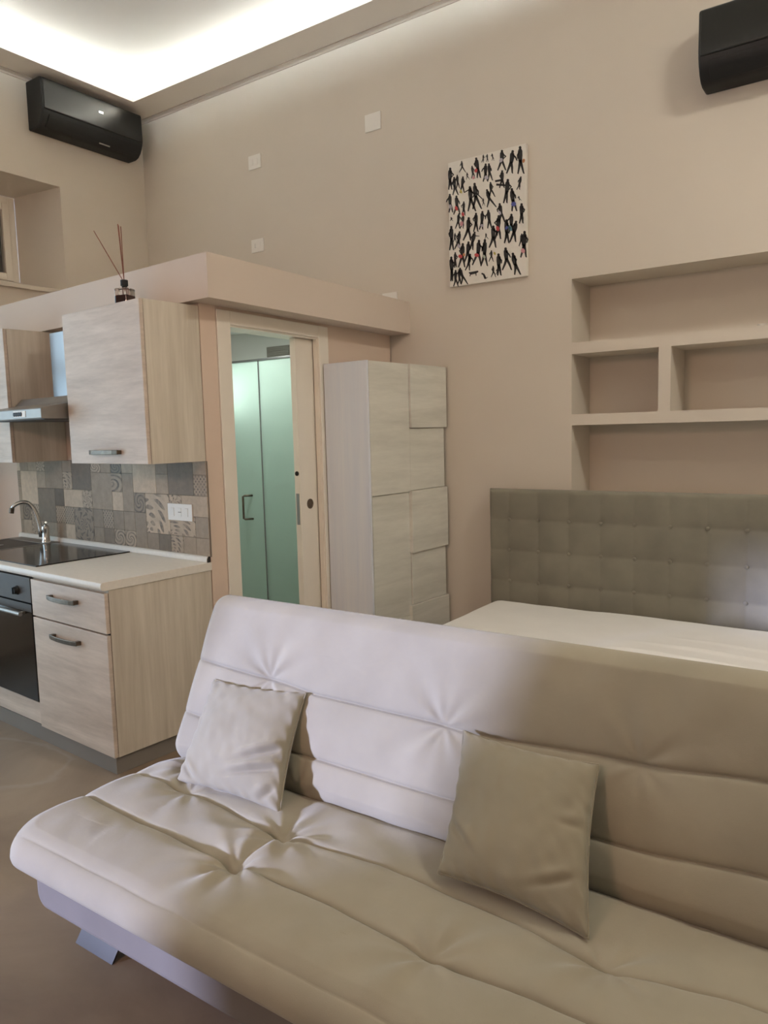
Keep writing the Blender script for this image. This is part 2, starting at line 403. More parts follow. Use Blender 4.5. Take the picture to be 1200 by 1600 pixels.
# wall behind the camera with an unseen door opening sized to shape the sunbeam, right wall
GX0, GX1, GZ1 = -4.78, -3.44, 2.16
b = MB(); b.box(XL-0.6, GX0, YF-0.25, YF, 0, TOPZ); b.box(GX1, XR+0.2, YF-0.25, YF, 0, TOPZ); b.box(GX0, GX1, YF-0.25, YF, GZ1, TOPZ)
struct(b.build('wall_front', 'wall'))
struct(MB().box(XR, XR+0.2, YF-0.2, YW+0.45, 0, TOPZ).build('wall_right', 'wall'))
D2 = thing('door_2', None, None, (0, YF-0.12, 0), kind='structure')
b = MB(); b.box(GX0, GX0+0.05, -0.03, 0.03, 0, GZ1); b.box(GX1-0.05, GX1, -0.03, 0.03, 0, GZ1); b.box(GX0+0.05, GX1-0.05, -0.03, 0.03, GZ1-0.05, GZ1)
b.build('door_frame', 'door_white', D2)
MB().box(GX0+0.05, GX1-0.05, -0.02, 0.02, 0.0, 0.74).build('door_panel', 'door_white', D2)  # added solid panel, keeps the low sun off floor and sofa leg

# ceiling: raised slab, cove ledges with the light strips lying on them
LW = 0.27; RZ = ZC+0.12
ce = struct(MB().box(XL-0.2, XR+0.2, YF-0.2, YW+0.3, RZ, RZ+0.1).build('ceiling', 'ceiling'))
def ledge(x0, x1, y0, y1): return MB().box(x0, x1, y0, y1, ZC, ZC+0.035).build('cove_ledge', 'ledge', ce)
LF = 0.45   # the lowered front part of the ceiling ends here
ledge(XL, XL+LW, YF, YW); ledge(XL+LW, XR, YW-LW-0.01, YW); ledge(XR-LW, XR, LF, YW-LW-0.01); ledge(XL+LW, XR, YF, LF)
def strip(x0, x1, y0, y1): return MB().box(x0, x1, y0, y1, ZC+0.036, ZC+0.048).build('led_strip', 'led', ce)
o_ = 0.15
strip(XL+LW-o_-0.02, XL+LW-o_, LF, YW-LW+o_); strip(XL+LW-o_, XR-LW+o_, YW-LW+o_-0.01, YW-LW+o_+0.01)
strip(XL+LW-o_-0.06, XL+LW-o_-0.04, LF, YW-LW+o_)  # extra row added to brighten the wall near the corner
strip(XR-LW+o_, XR-LW+o_+0.02, LF, YW-LW+o_); strip(XL+LW-o_, XR-LW+o_, LF-o_-0.02, LF-o_)
# small cornice where ledge meets the walls
def cornice(axis, a0, a1, q, sgn, nm):
    c = 0.028; pr = [(q, ZC), (q, ZC-c), (q+sgn*0.005, ZC-c), (q+sgn*0.009, ZC-c*0.55), (q+sgn*0.017, ZC-0.009), (q+sgn*0.028, ZC-0.005), (q+sgn*0.028, ZC)]
    return struct(MB().prism(pr, a0, a1, axis).build(nm, 'ceiling', smooth=30))
cornice('x', XL, XR, YW, -1, 'trim_1'); cornice('y', YF, YW, XL, 1, 'trim_2')

# bathroom block: kitchen wall, door wall, bulkhead on top
def local_box(origin, ax, ay, s0, s1, t0, t1, z0, z1, mb):
    v = []
    for z in (z0, z1):
        for (s, t) in ((s0, t0), (s1, t0), (s1, t1), (s0, t1)):
            p = origin + ax*s + ay*t; v.append((p.x, p.y, z))
    mb.add(v, [(0, 3, 2, 1), (4, 5, 6, 7), (0, 1, 5, 4), (1, 2, 6, 5), (2, 3, 7, 6), (3, 0, 4, 7)]); return mb
ZB0, ZB1 = 2.1818, 2.3888
struct(local_box(O, Kd, Kt, -2.53, 0.0, 0, 0.10, 0, ZB1-0.02, MB()).build('wall_kitchen', 'wall_bounce'))
dW = 1.735
b = MB()
DO0, DO1, DZ = 0.198, 0.928, 2.10
local_box(O, Ds, Dt, -0.13, 0, 0.016, DO0, 0, ZB1-0.02, b); local_box(O, Ds, Dt, -0.13, 0, DO0, DO1, DZ, ZB1-0.02, b)
local_box(O, Ds, Dt, -0.025, 0, DO1, dW, 0, ZB1-0.02, b); local_box(O, Ds, Dt, -0.13, -0.100, DO1, dW, 0, ZB1-0.02, b)
struct(b.build('wall_bathroom', 'wall_bounce'))
def isect_x(bD, y):   # x on door-wall plane offset bD at world y
    p = O + Ds*bD; k = (y-p.y)/Dt.y; return p.x + Dt.x*k
c0 = O + Ds*0.1547 - Kt*0.0773
kl = c0 + Kd*(-(c0.x-XL)/Kd.x)
outer = [(kl.x, kl.y), (c0.x, c0.y), (isect_x(0.1547, YW), YW)]
ci = O + Ds*-0.14 + Kt*0.12
kli = ci + Kd*(-(ci.x-XL)/Kd.x)
inner = [(kli.x, kli.y), (ci.x, ci.y), (isect_x(-0.14, YW), YW)]
b = MB(); n_ = 3
ring = outer + inner[::-1]
b.prism(ring, ZB0, ZB1-0.04, 'z')
b.prism(outer + [(XL, YW)], ZB1-0.04, ZB1, 'z')
struct(b.build('wall_bulkhead', 'bulk'))

# bathroom interior lining and fittings
b = MB()
b.box(XL+0.005, isect_x(-0.135, 4.3), YW-0.03, YW-0.004, 0, ZB1-0.045)
b.box(XL+0.004, XL+0.03, 2.9, YW-0.03, 0, ZB1-0.045)
local_box(O, Kd, Kt, -2.45, -0.14, 0.105, 0.12, 0, ZB1-0.045, b)
b.prism([(XL+0.03, 2.92), (isect_x(-0.14, 2.75), 2.75), (isect_x(-0.14, YW-0.03), YW-0.03), (XL+0.03, YW-0.03)], ZB1-0.07, ZB1-0.045, 'z')
struct(b.build('wall_lining', 'white_wall'))
bl = bpy.data.lights.new('bathroom_lamp', 'AREA'); bl.energy = 11; bl.color = (0.95, 1.0, 0.93); bl.shape = 'DISK'; bl.size = 0.22
blo = bpy.data.objects.new('bathroom_lamp', bl); COL.objects.link(blo); blo.location = (-3.6, 3.4, ZB1-0.10)
bl2 = bpy.data.lights.new('shower_fill_light', 'AREA'); bl2.energy = 0.9; bl2.color = (0.95, 1.0, 0.95); bl2.shape = 'RECTANGLE'; bl2.size = 0.25; bl2.size_y = 0.3  # added light behind the frosted glass for its bright upper patch
blp = bpy.data.objects.new('shower_fill_light', bl2); COL.objects.link(blp); blp.location = (-4.36, 4.28, 1.87); blp.rotation_euler = (radians(-90), 0, 0)
t = thing('shower_enclosure', 'frosted greenish glass shower enclosure seen through the open bathroom door', 'shower', (0, 3.80, 0))
SX = (-4.25, -3.642, -3.05)
MB().box(SX[0], SX[1]-0.002, 0, 0.008, 0.06, 2.035).build('door_panel', 'frost', t)
MB().box(SX[1]+0.002, SX[2], 0, 0.008, 0.06, 2.035).build('fixed_panel', 'frost', t)
MB().box(SX[0], SX[2], -0.008, 0.016, 2.035, 2.05).build('top_rail', 'chrome_soft', t, 0.003)
MB().box(SX[1]-0.005, SX[1]+0.005, -0.002, 0.010, 0.06, 2.035).build('seal_strip', 'chrome_soft', t)
MB().box(SX[0], SX[2], -0.03, 0.40, 0.0, 0.06).build('shower_tray', 'white_wall', t, 0.01)
MB().tube([(-3.75, 0.004, 1.115), (-3.788, -0.04, 1.115), (-3.795, -0.048, 1.11), (-3.795, -0.048, 0.955), (-3.788, -0.04, 0.95), (-3.75, 0.004, 0.95)], 0.0075, 8).build('handle', 'pewter', t, smooth=True)
t = thing('air_vent', 'small grey ventilation grille high on the bathroom wall', 'vent', (-4.02, YW-0.03, 2.12))
MB().box(0, 0.24, -0.012, 0, 0, 0.075).build('vent_frame', 'plastic_grey', t, 0.002)
for i in range(4):
    MB().box(0.012, 0.228, -0.019, -0.011, 0.010+i*0.016, 0.018+i*0.016).build('slat', 'plastic_grey', t)

# sliding bathroom door with its casing
dp = O
d1 = thing('door_1', None, None, (O.x, O.y, 0), AD, kind='structure')
CT = 0.014
MB().box(0.0, CT, 0.1033, DO0, 0, 2.1656).build('casing', 'door_white', d1, 0.003)
MB().box(0.0, CT, DO1, 1.020, 0, 2.1656).build('casing', 'door_white', d1, 0.003)
MB().box(0.0, CT, DO0, DO1, DZ-0.003, 2.1656).build('casing', 'door_white', d1, 0.003)
MB().box(-0.13, 0.002, DO0-0.012, DO0+0.006, 0, DZ).build('jamb', 'door_white', d1)
MB().box(-0.13, 0.002, DO0, DO1, DZ-0.012, DZ).build('jamb', 'door_white', d1)
MB().box(-0.027, 0.002, DO1-0.006, DO1+0.01, 0, DZ-0.012).build('jamb', 'door_white', d1)
leaf = MB().box(-0.075, -0.035, 0.765, 1.66, 0.008, DZ-0.014).build('door_leaf', 'door_white', d1, 0.002)
MB().lathe([(0.030, -0.0355), (0.030, -0.033), (0.024, -0.033), (0.022, -0.0345), (0.0, -0.0345)], 24, (0, 0.853, 1.118), 'x').build('flush_pull', 'pewter', leaf, smooth=30)
MB().box(-0.066, -0.044, 0.7635, 0.7655, 1.0, 1.185).build('latch_plate', 'chrome_soft', leaf)
MB().lathe([(0.014, 0.763), (0.014, 0.7655), (0.0, 0.7655)], 16, (-0.055, 0, 1.303), 'y').build('keyhole', 'dark', leaf)

# ------------------------------------------------------------------ kitchen
# bow handle in local frame: along x, sticking out to -y, length 0.25
def handle(parent, x, y, z, L=0.25):
    b = MB(); q = L/2
    b.box(x-q, x-q+0.022, y-0.024, y, z-0.010, z+0.010)
    b.box(x+q-0.022, x+q, y-0.024, y, z-0.010, z+0.010)
    pts = [(-q, .024), (-q*.72, .032), (-q*.3, .037), (q*.3, .037), (q*.72, .032), (q, .024)]
    vs_ = []
    for px_, d_ in pts:
        for dz_, dd in ((-0.011, 0), (0.011, 0), (0.011, .007), (-0.011, .007)): vs_.append((x+px_, y-d_-dd+0.006, z+dz_))
    fs_ = []
    for i in range(len(pts)-1):
        for k in range(4): fs_.append((i*4+k, i*4+(k+1) % 4, i*4+4+(k+1) % 4, i*4+4+k))
    fs_ += [(3, 2, 1, 0), tuple(len(vs_)-4+k for k in range(4))]
    b.add(vs_, fs_)
    return b.build('handle', 'pewter', parent, 0.0025)

CDp = 0.596   # door-front depth of the base units
def base_carcass(t, w_, z0=0.085, z1=0.862):
    b = MB(); b.box(-w_+0.001, -w_+0.018, -0.575, -0.004, z0, z1); b.box(-0.019, -0.001, -0.575, -0.004, z0, z1)
    b.box(-w_+0.018, -0.019, -0.575, -0.004, z0, z0+0.018); b.box(-w_+0.018, -0.019, -0.012, -0.004, z0+0.018, z1); b.box(-w_+0.018, -0.019, -0.575, -0.014, z1-0.02, z1)
    return b.build('carcass', 'wood_v', t)
t = kit('base_cabinet', 'bleached wood base unit with one drawer above one door at the worktop end', 'cabinet', -0.002, 0)
base_carcass(t, 0.676)
dr = MB().box(-0.672, -0.003, -CDp, -0.577, 0.664, 0.848).build('drawer', 'wood_h', t, 0.002); handle(dr, -0.352, -CDp, 0.783)
do = MB().box(-0.672, -0.003, -CDp, -0.577, 0.085, 0.656).build('door', 'wood_h', t, 0.002); handle(do, -0.352, -CDp, 0.590)
MB().box(-0.668, -0.006, -0.5768, -0.5752, 0.10, 0.846).build('gap_sheet', 'dark', t)  # thin dark sheet filling the gap behind the fronts

t = kit('oven_housing', 'bleached wood housing below and around the built-in oven', 'cabinet', -0.680, 0)
b = MB(); b.box(-0.600, -0.582, -0.575, -0.004, 0.085, 0.862); b.box(-0.018, -0.001, -0.575, -0.004, 0.085, 0.862); b.box(-0.582, -0.018, -0.575, -0.004, 0.085, 0.103); b.box(-0.582, -0.018, -0.575, -0.004, 0.185, 0.203)
b.build('carcass', 'wood_v', t)
MB().box(-0.599, -0.003, -CDp+0.006, -0.577, 0.092, 0.204).build('lower_panel', 'wood_h', t, 0.002)
t = kit('built_in_oven', 'dark glass and steel built-in oven under the hob', 'oven', -0.680, 0)
MB().box(-0.580, -0.020, -0.574, -0.03, 0.205, 0.858).build('oven_body', 'black_plastic', t)
MB().box(-0.599, -0.003, -CDp, -0.576, 0.722, 0.852).build('control_panel', 'steel_dark', t, 0.002)
od = MB().box(-0.599, -0.003, -CDp, -0.576, 0.209, 0.715).build('oven_door', 'black_glass', t, 0.003)
MB().box(-0.599, -0.003, -CDp-0.0015, -CDp, 0.675, 0.715).build('steel_band', 'steel_dark', od)
b = MB(); b.tube([(-0.56, -CDp-0.036, 0.668), (-0.05, -CDp-0.036, 0.668)], 0.011, 12)
for x_ in (-0.53, -0.08): b.tube([(x_, -CDp-0.036, 0.668), (x_, -CDp, 0.668)], 0.008, 8)
b.build('oven_handle', 'steel', od, smooth=40)
for x_ in (-0.140, -0.43, -0.52):
    b = MB(); b.lathe([(0.024, -CDp+0.001), (0.024, -CDp-0.004), (0.020, -CDp-0.008), (0.018, -CDp-0.024), (0.0, -CDp-0.025)], 20, (x_, 0, 0.776), 'y'); b.box(x_-0.004, x_+0.004, -CDp-0.029, -CDp-0.022, 0.760, 0.792)
    b.build('knob', 'black_plastic', t, smooth=40)

t = kit('sink_cabinet', 'bleached wood base unit under the steel sink, left of the oven', 'cabinet', -1.283, 0)
base_carcass(t, 0.676)
do = MB().box(-0.672, -0.003, -CDp, -0.577, 0.085, 0.848).build('door', 'wood_h', t, 0.002); handle(do, -0.338, -CDp, 0.783)

t = kit('plinth', 'grey metal plinth along the floor under the kitchen base units', 'plinth', 0, 0)
MB().box(-1.955, -0.018, -0.582, -0.566, 0.0, 0.0835).build('front_board', 'plinth', t, 0.001)
MB().box(-0.034, -0.018, -0.566, -0.02, 0.0, 0.0835).build('return_board', 'plinth', t, 0.001)

t = kit('worktop', 'cream laminate kitchen worktop with rounded front edge, holding hob and sink', 'worktop', 0, 0, 0.862)
pr = [(-0.001, 0), (-0.598, 0), (-0.610, 0.004), (-0.616, 0.014), (-0.616, 0.028), (-0.611, 0.037), (-0.602, 0.0396), (-0.001, 0.0396)]
b = MB().prism([(p[0], p[1]) for p in pr], -1.975, 0.0024, 'x'); b.build('slab', 'worktop', t, 0.0015, smooth=35)
us = [(-0.001, 0.040), (-0.022, 0.040), (-0.021, 0.056), (-0.016, 0.066), (-0.010, 0.070), (-0.001, 0.070)]
t = kit('worktop_upstand', 'low cream upstand strip along the back of the worktop', 'upstand', 0, 0, 0.862)
MB().prism(us, -1.975, -0.012, 'x').build('upstand', 'worktop', t, 0.001, smooth=35)
MB().prism([(q[0]+0.004 if q[0] < -0.005 else q[0], q[1]) for q in us], -0.012, -0.006, 'x').build('end_cap', 'dark', t)

t = kit('hob', 'black ceramic glass hob set flush in the worktop', 'hob', -0.68, -0.025, 0.9018)
MB().box(-0.735, 0.0, -0.535, 0.0, 0.0003, 0.0055).build('glass_top', 'black_glass', t, 0.001)

t = kit('kitchen_sink', 'dark steel sink with pale rim beside the hob', 'sink', -1.42, -0.03, 0.9018)
b = MB(); X0, X1, Y0, Y1 = -0.50, -0.005, -0.47, 0.0
b.box(X0, X1, Y0, Y0+0.022, 0, 0.007); b.box(X0, X1, Y1-0.09, Y1, 0, 0.007); b.box(X0, X0+0.022, Y0+0.022, Y1-0.09, 0, 0.007); b.box(X1-0.022, X1, Y0+0.022, Y1-0.09, 0, 0.007)
b.build('rim', 'steel', t, 0.003)
b = MB(); x0, x1, y0, y1 = X0+0.022, X1-0.022, Y0+0.022, Y1-0.09; e_ = 0.03
tp = [(x0, y0, .004), (x1, y0, .004), (x1, y1, .004), (x0, y1, .004)]; bt = [(x0+e_, y0+e_, -.15+.155), (x1-e_, y0+e_, .005), (x1-e_, y1-e_, .005), (x0+e_, y1-e_, .005)]
bt = [(p[0], p[1], 0.0006) for p in bt]
b.add(tp+bt, [(0, 1, 5, 4), (1, 2, 6, 5), (2, 3, 7, 6), (3, 0, 4, 7), (4, 5, 6, 7)])
b.build('basin', 'steel_dark', t, smooth=False)
MB().lathe([(0.036, 0.001), (0.036, 0.003), (0.02, 0.002), (0.0, 0.002)], 24, ((x0+x1)/2, (y0+y1)/2, 0)).build('drain', 'chrome_soft', t, smooth=30)

# tap: base, body, lever, arched spout
t = kit('kitchen_tap', 'chrome mixer tap with arched spout behind the sink', 'tap', -1.49, -0.085, 0.9086)
MB().lathe([(0.027, 0), (0.027, 0.008), (0.023, 0.014), (0.021, 0.07), (0.024, 0.085), (0.022, 0.10), (0.012, 0.108), (0.0, 0.109)], 24).build('tap_body', 'chrome', t, smooth=40)
b = MB(); pts = []
for i in range(15):
    a = i/14; ang = a*2.55
    pts.append((-0.015-0.028*(1-cos(ang)), -0.02-0.078*(1-cos(ang)), 0.035+0.222*sin(ang) if ang < pi/2 else 0.257-0.075*(1-cos(ang-pi/2))))
b.tube(pts, [0.0145-0.004*i/14 for i in range(15)], 12); b.build('spout', 'chrome', t, smooth=True)
MB().tube([pts[-1], (pts[-1][0]-0.004, pts[-1][1]-0.004, pts[-1][2]-0.03)], 0.014, 12).build('aerator', 'pewter', t, smooth=40)
MB().tube([(0.0, 0.0, 0.10), (0.015, -0.005, 0.115), (0.05, -0.02, 0.128)], [0.012, 0.010, 0.007], 10).build('lever', 'chrome', t, smooth=40)

# backsplash of patchwork tiles
base_c = (0.44, 0.35, 0.26, 1); dk = (0.075, 0.062, 0.052, 1)
TM = [tile_mat('patchwork '+k, tuple(c*f for c in base_c[:3])+(1,), dk, k) for k, f in (('plain', 1.12), ('plain', 0.72), ('rosette', 1.0), ('quarter', 1.02), ('scroll', 0.95), ('lattice', 0.8))]
t = kit('backsplash', 'patchwork tile splashback of grey and brown patterned squares behind the worktop', 'splashback', 0, 0)
MB().box(-1.955, 0.008, -0.006, -0.001, 0.93, 1.412).build('grout_board', plain('grout', (0.20, 0.175, 0.15, 1), 0.9), t)
rng = random.Random(11); TW = 0.1065
zs = [0.932, 1.022, 1.129, 1.236, 1.342, 1.410]
cache = {}
occ = set(); ncol = 19
plan = [(0, 2, 2, 1, 0), (2, 2, 1, 1, 2), (1, 1, 2, 1, 3), (3, 1, 2, 2, 3), (5, 0, 1, 2, 0), (5, 2, 1, 1, 4), (6, 2, 1, 2, 1), (7, 3, 2, 1, 4), (8, 2, 2, 2, 0), (9, 1, 1, 1, 1), (11, 2, 2, 1, 0)]
def put_tile(c, r, w_, h_, k):
    x1_ = 0.006-c*TW; x0_ = max(x1_-w_*TW, -1.953); z0_, z1_ = zs[r], zs[r+h_]
    hw, hh = (x1_-x0_)/2-0.0007, (z1_-z0_)/2-0.0007
    key = (round(hw, 4), round(hh, 4), k)
    if key not in cache:
        o = MB().box(-hw, hw, -0.0045, 0.0, -hh, hh).build('tile', TM[k], t, 0.0006, seg=1); cache[key] = o
    else:
        o = cache[key].copy(); COL.objects.link(o); o.parent = t
    o.location = ((x0_+x1_)/2, -0.0055-0.0006*rng.random(), (z0_+z1_)/2)
    for i in range(w_):
        for j in range(h_): occ.add((c+i, r+j))
for p_ in plan: put_tile(*p_)
for c in range(ncol):
    for r in range(5):
        if (c, r) in occ: continue
        if rng.random() < 0.22 and c+1 < ncol and r+1 < 5 and not ({(c+1, r), (c, r+1), (c+1, r+1)} & occ):
            put_tile(c, r, 2, 2, rng.choice([0, 1, 2, 4]))
        else: put_tile(c, r, 1, 1, rng.choice([0, 0, 1, 1, 2, 3, 4, 5]))

# socket on the splashback
def socket_plate(t, w_, h_, slots, d=0.009):
    MB().box(-w_/2, w_/2, -d, 0, -h_/2, h_/2).build('plate', 'plastic_white', t, 0.002)
    if slots is None: return
    for kind, x_ in slots:
        if kind == 'key':
            MB().box(x_-0.011, x_+0.011, -d-0.002, -d+0.001, -0.022, 0.022).build('rocker', 'plastic_white', t, 0.0015)
        else:
            s_ = MB().box(x_-0.013, x_+0.013, -d-0.0012, -d+0.001, -0.022, 0.022).build('socket_module', 'plastic_white', t, 0.001)
            b = MB()
            for dx, dz in kind_holes(kind): b.lathe([(0.0026, -d-0.0016), (0.0026, -d-0.001)], 10, (x_+dx, 0, dz), 'y')
            b.build('pin_holes', 'dark', s_)
def kind_holes(k): return [(0, -0.012), (0, 0), (0, 0.012)] if k == 'v' else [(-0.009, 0), (0, 0), (0.009, 0)]
q = O + Kd*-0.219 + Kt*-0.0062
t = thing('wall_socket', 'wide white socket plate on the patchwork tiles above the worktop', 'socket', (q.x, q.y, 1.147), AK, 'white wall plates')
socket_plate(t, 0.205, 0.088, [('key', -0.058), ('h', 0.0), ('key', 0.058)])

# wall units
UD, UZ0, UZ1 = 0.334, 1.4114, 2.1674
def wall_unit(label, s, w_, hx):
    t = kit('wall_cabinet', label, 'cabinet', s, 0, UZ0, 'bleached wood wall units over the worktop')
    H = UZ1-UZ0; b = MB()
    b.box(-w_, -w_+0.018, -UD+0.021, -0.003, 0, H); b.box(-0.018, 0, -UD+0.021, -0.003, 0, H); b.box(-w_+0.018, -0.018, -UD+0.021, -0.003, 0, 0.018); b.box(-w_+0.018, -0.018, -UD+0.021, -0.003, H-0.018, H); b.box(-w_+0.018, -0.018, -0.012, -0.003, 0.018, H-0.018)
    b.build('carcass', 'wood_v', t, 0.001)
    MB().box(-w_+0.004, -0.004, -UD+0.019, -UD+0.0215, 0.006, H-0.006).build('gap_sheet', 'dark', t)  # thin dark sheet between carcass and door
    d = MB().box(-w_, -0.001, -UD, -UD+0.0195, 0.001, H-0.001).build('door', 'wood_h', t, 0.002)
    handle(d, hx, -UD, 0.058); return t
wall_unit('bleached wood wall cabinet with pewter handle above the worktop end', -0.001, 0.674, -0.337)
wall_unit('bleached wood wall cabinet cut by the left edge, beyond the cooker hood', -1.320, 0.625, -0.312)

# cooker hood
t = kit('cooker_hood', 'steel chimney cooker hood between the two wall cabinets', 'hood', -1.000, 0, 1.645)
b = MB().prism([(-0.004, 0), (-0.465, 0), (-0.470, 0.006), (-0.470, 0.050), (-0.464, 0.056), (-0.30, 0.085), (-0.26, 0.125), (-0.004, 0.125)], -0.312, 0.308, 'x')
b.build('canopy', 'steel', t, 0.002)
MB().box(-0.10, 0.118, -0.18, -0.004, 0.125, 0.485).build('chimney', plain('satin chimney steel', (0.30, 0.31, 0.32, 1), 0.25, 1.0, var=0.02), t, 0.003)
cp = MB().box(0.02, 0.15, -0.4725, -0.469, 0.012, 0.044).build('control_strip', 'plastic_white', t, 0.001)
for i in range(4): MB().lathe([(0.011, -0.4722), (0.011, -0.476), (0.0, -0.4765)], 14, (0.035+i*0.023, 0, 0.028), 'y').build('button', 'black_plastic', cp, smooth=30)
MB().box(-0.28, 0.28, -0.44, -0.03, -0.004, 0.0005).build('grease_filter', 'steel_dark', t)

# reed diffuser on the wall cabinet
q = O + Kd*-0.303 + Kt*-0.205
t = thing('reed_diffuser', 'reed diffuser bottle of dark red liquid on top of the wall cabinet', 'diffuser', (q.x, q.y, UZ1), 0.25)
b = MB(); h_ = 0.036
b.prism([(-h_, -h_), (h_, -h_), (h_, h_), (-h_, h_)], 0.0, 0.096, 'z'); b.build('glass_bottle', 'clear', t, 0.006)
MB().box(-h_+0.005, h_-0.005, -h_+0.005, h_-0.005, 0.006, 0.062).build('liquid', 'liquid', t, 0.003)
MB().lathe([(0.013, 0.094), (0.013, 0.108), (0.018, 0.109), (0.018, 0.136), (0.010, 0.138), (0.0, 0.138)], 20).build('collar', 'black_plastic', t, smooth=35)
for dx, dy, z_ in ((-0.022, 0.01, 0.40), (-0.008, -0.012, 0.40), (-0.155, -0.01, 0.385), (-0.012, 0.014, 0.395)):
    MB().tube([(-dx*0.22, -dy*0.22, 0.02), (dx*0.05, dy*0.05, 0.137), (dx, dy, z_)], 0.0022, 6).build('reed', 'reed', t)

# ------------------------------------------------------------------ air conditioners
def ac(name, label, loc, rz, L, detail):
    t = thing(name, label, 'air conditioner', loc, rz, 'black split air conditioners high on the walls')
    # local: x along the wall, -y out of the wall, z up from the bottom
    body = [(-0.002, 0.34), (-0.165, 0.34), (-0.188, 0.334), (-0.196, 0.318), (-0.200, 0.14), (-0.196, 0.11), (-0.185, 0.075), (-0.165, 0.040), (-0.135, 0.012), (-0.10, 0.0), (-0.002, 0.0)]
    MB().prism(body, 0, L, 'x').build('housing', 'black_plastic', t, 0.010, smooth=25, seg=3)
    fp = [(-0.187, 0.330), (-0.200, 0.326), (-0.2045, 0.315), (-0.2065, 0.120), (-0.200, 0.113), (-0.19, 0.115)]
    MB().prism(fp, 0.012, L-0.012, 'x').build('front_panel', 'black_gloss', t, 0.003, smooth=25)
    fl = [(-0.192, 0.085), (-0.200, 0.088), (-0.190, 0.060), (-0.168, 0.032), (-0.140, 0.008), (-0.134, 0.012), (-0.160, 0.038)]
    MB().prism(fl, 0.05, L-0.05, 'x').build('air_flap', 'black_plastic', t, 0.001, smooth=25)
    if detail:
        MB().box(detail, detail+0.035, -0.2078, -0.205, 0.225, 0.238).build('white_dash', 'white_dash', t)  # small emissive white dash on the front panel
        MB().box(detail+0.02, detail+0.115, -0.158, -0.150, 0.0155, 0.024).build('badge', 'badge', t)
    return t
ac('air_conditioner', 'black wall air conditioner with small bright white dash in the ceiling corner', (XL, 3.315, 3.792), pi/2, 0.87, 0.465)
ac('air_conditioner', 'black wall air conditioner cut by the top right corner of the picture', (-0.915, YW, 3.214), 0, 0.87, None)

# ------------------------------------------------------------------ wall plates
def plate(label, x, z, w_, h_, slots):
    t = thing('switch_plate' if slots is None or slots[0][0] == 'key' else 'wall_socket', label, 'wall plate', (x, YW, z), 0, 'white wall plates')
    socket_plate(t, w_, h_, slots)
plate('upper white switch plate near the room corner, above a socket', -4.095, 3.570, 0.125, 0.100, [('key', -0.025), ('key', 0.02)])
plate('blank white cover plate highest on the wall, between corner and painting', -3.008, 3.592, 0.128, 0.112, None)
plate('white socket plate under the upper switch, above the bulkhead', -4.100, 2.963, 0.125, 0.096, [('v', -0.022), ('key', 0.02)])
plate('white plate half hidden behind the bulkhead top beside the wardrobe', -2.905, 2.425, 0.12, 0.085, None)
# small unidentified object on the niche shelf, given a shallow bowl shape
t = thing('small_white_object', 'tiny white unidentified object at the front of the upper niche shelf, right edge', 'item', (-0.628, YW+0.04, NZ[4]))
MB().lathe([(0.012, 0), (0.020, 0.002), (0.026, 0.012), (0.023, 0.012), (0.017, 0.005), (0.0, 0.004)], 20).build('item', 'plastic_white', t, smooth=40)

# ------------------------------------------------------------------ painting
PX0, PX1, PZ0, PZ1 = -2.4282, -1.900, 2.4392, 3.1985
PW, PH = PX1-PX0, PZ1-PZ0
t = thing('painting', 'white canvas painted with many small black walking figures', 'painting', (PX0, YW, PZ0))
MB().box(0, PW, -0.028, -0.001, 0, PH).build('canvas', 'canvas', t, 0.003)
def pm(px, py):
    u = (px-145)/723; top = 330-170*u; bot = 1480-100*u
    return u*PW, (1-(py-top)/(bot-top))*PH
def blob(b, px, py, rx, ry, y, n=8, a=0.0):
    c = pm(px, py); vs_ = []
    for k in range(n):
        th = 2*pi*k/n; dx, dy = rx*cos(th), ry*sin(th)
        x_, z_ = pm(px+dx*cos(a)-dy*sin(a), py+dx*sin(a)+dy*cos(a)); vs_.append((x_, y, z_))
    b.add(vs_, [tuple(range(n))])
def stroke(b, pts, ws, y):
    L_ = []; R_ = []
    for i, (x, z) in enumerate(pts):
        a = pts[max(0, i-1)]; c = pts[min(len(pts)-1, i+1)]
        dx, dz = c[0]-a[0], c[1]-a[1]; l = hypot(dx, dz) or 1
        nx, nz = -dz/l, dx/l
        L_.append(pm(x+nx*ws[i], z+nz*ws[i])); R_.append(pm(x-nx*ws[i], z-nz*ws[i]))
    v = [(p[0], y, p[1]) for p in L_] + [(p[0], y, p[1]) for p in R_]; n = len(pts)
    b.add(v, [(i, i+1, n+i+1, n+i) for i in range(n-1)])
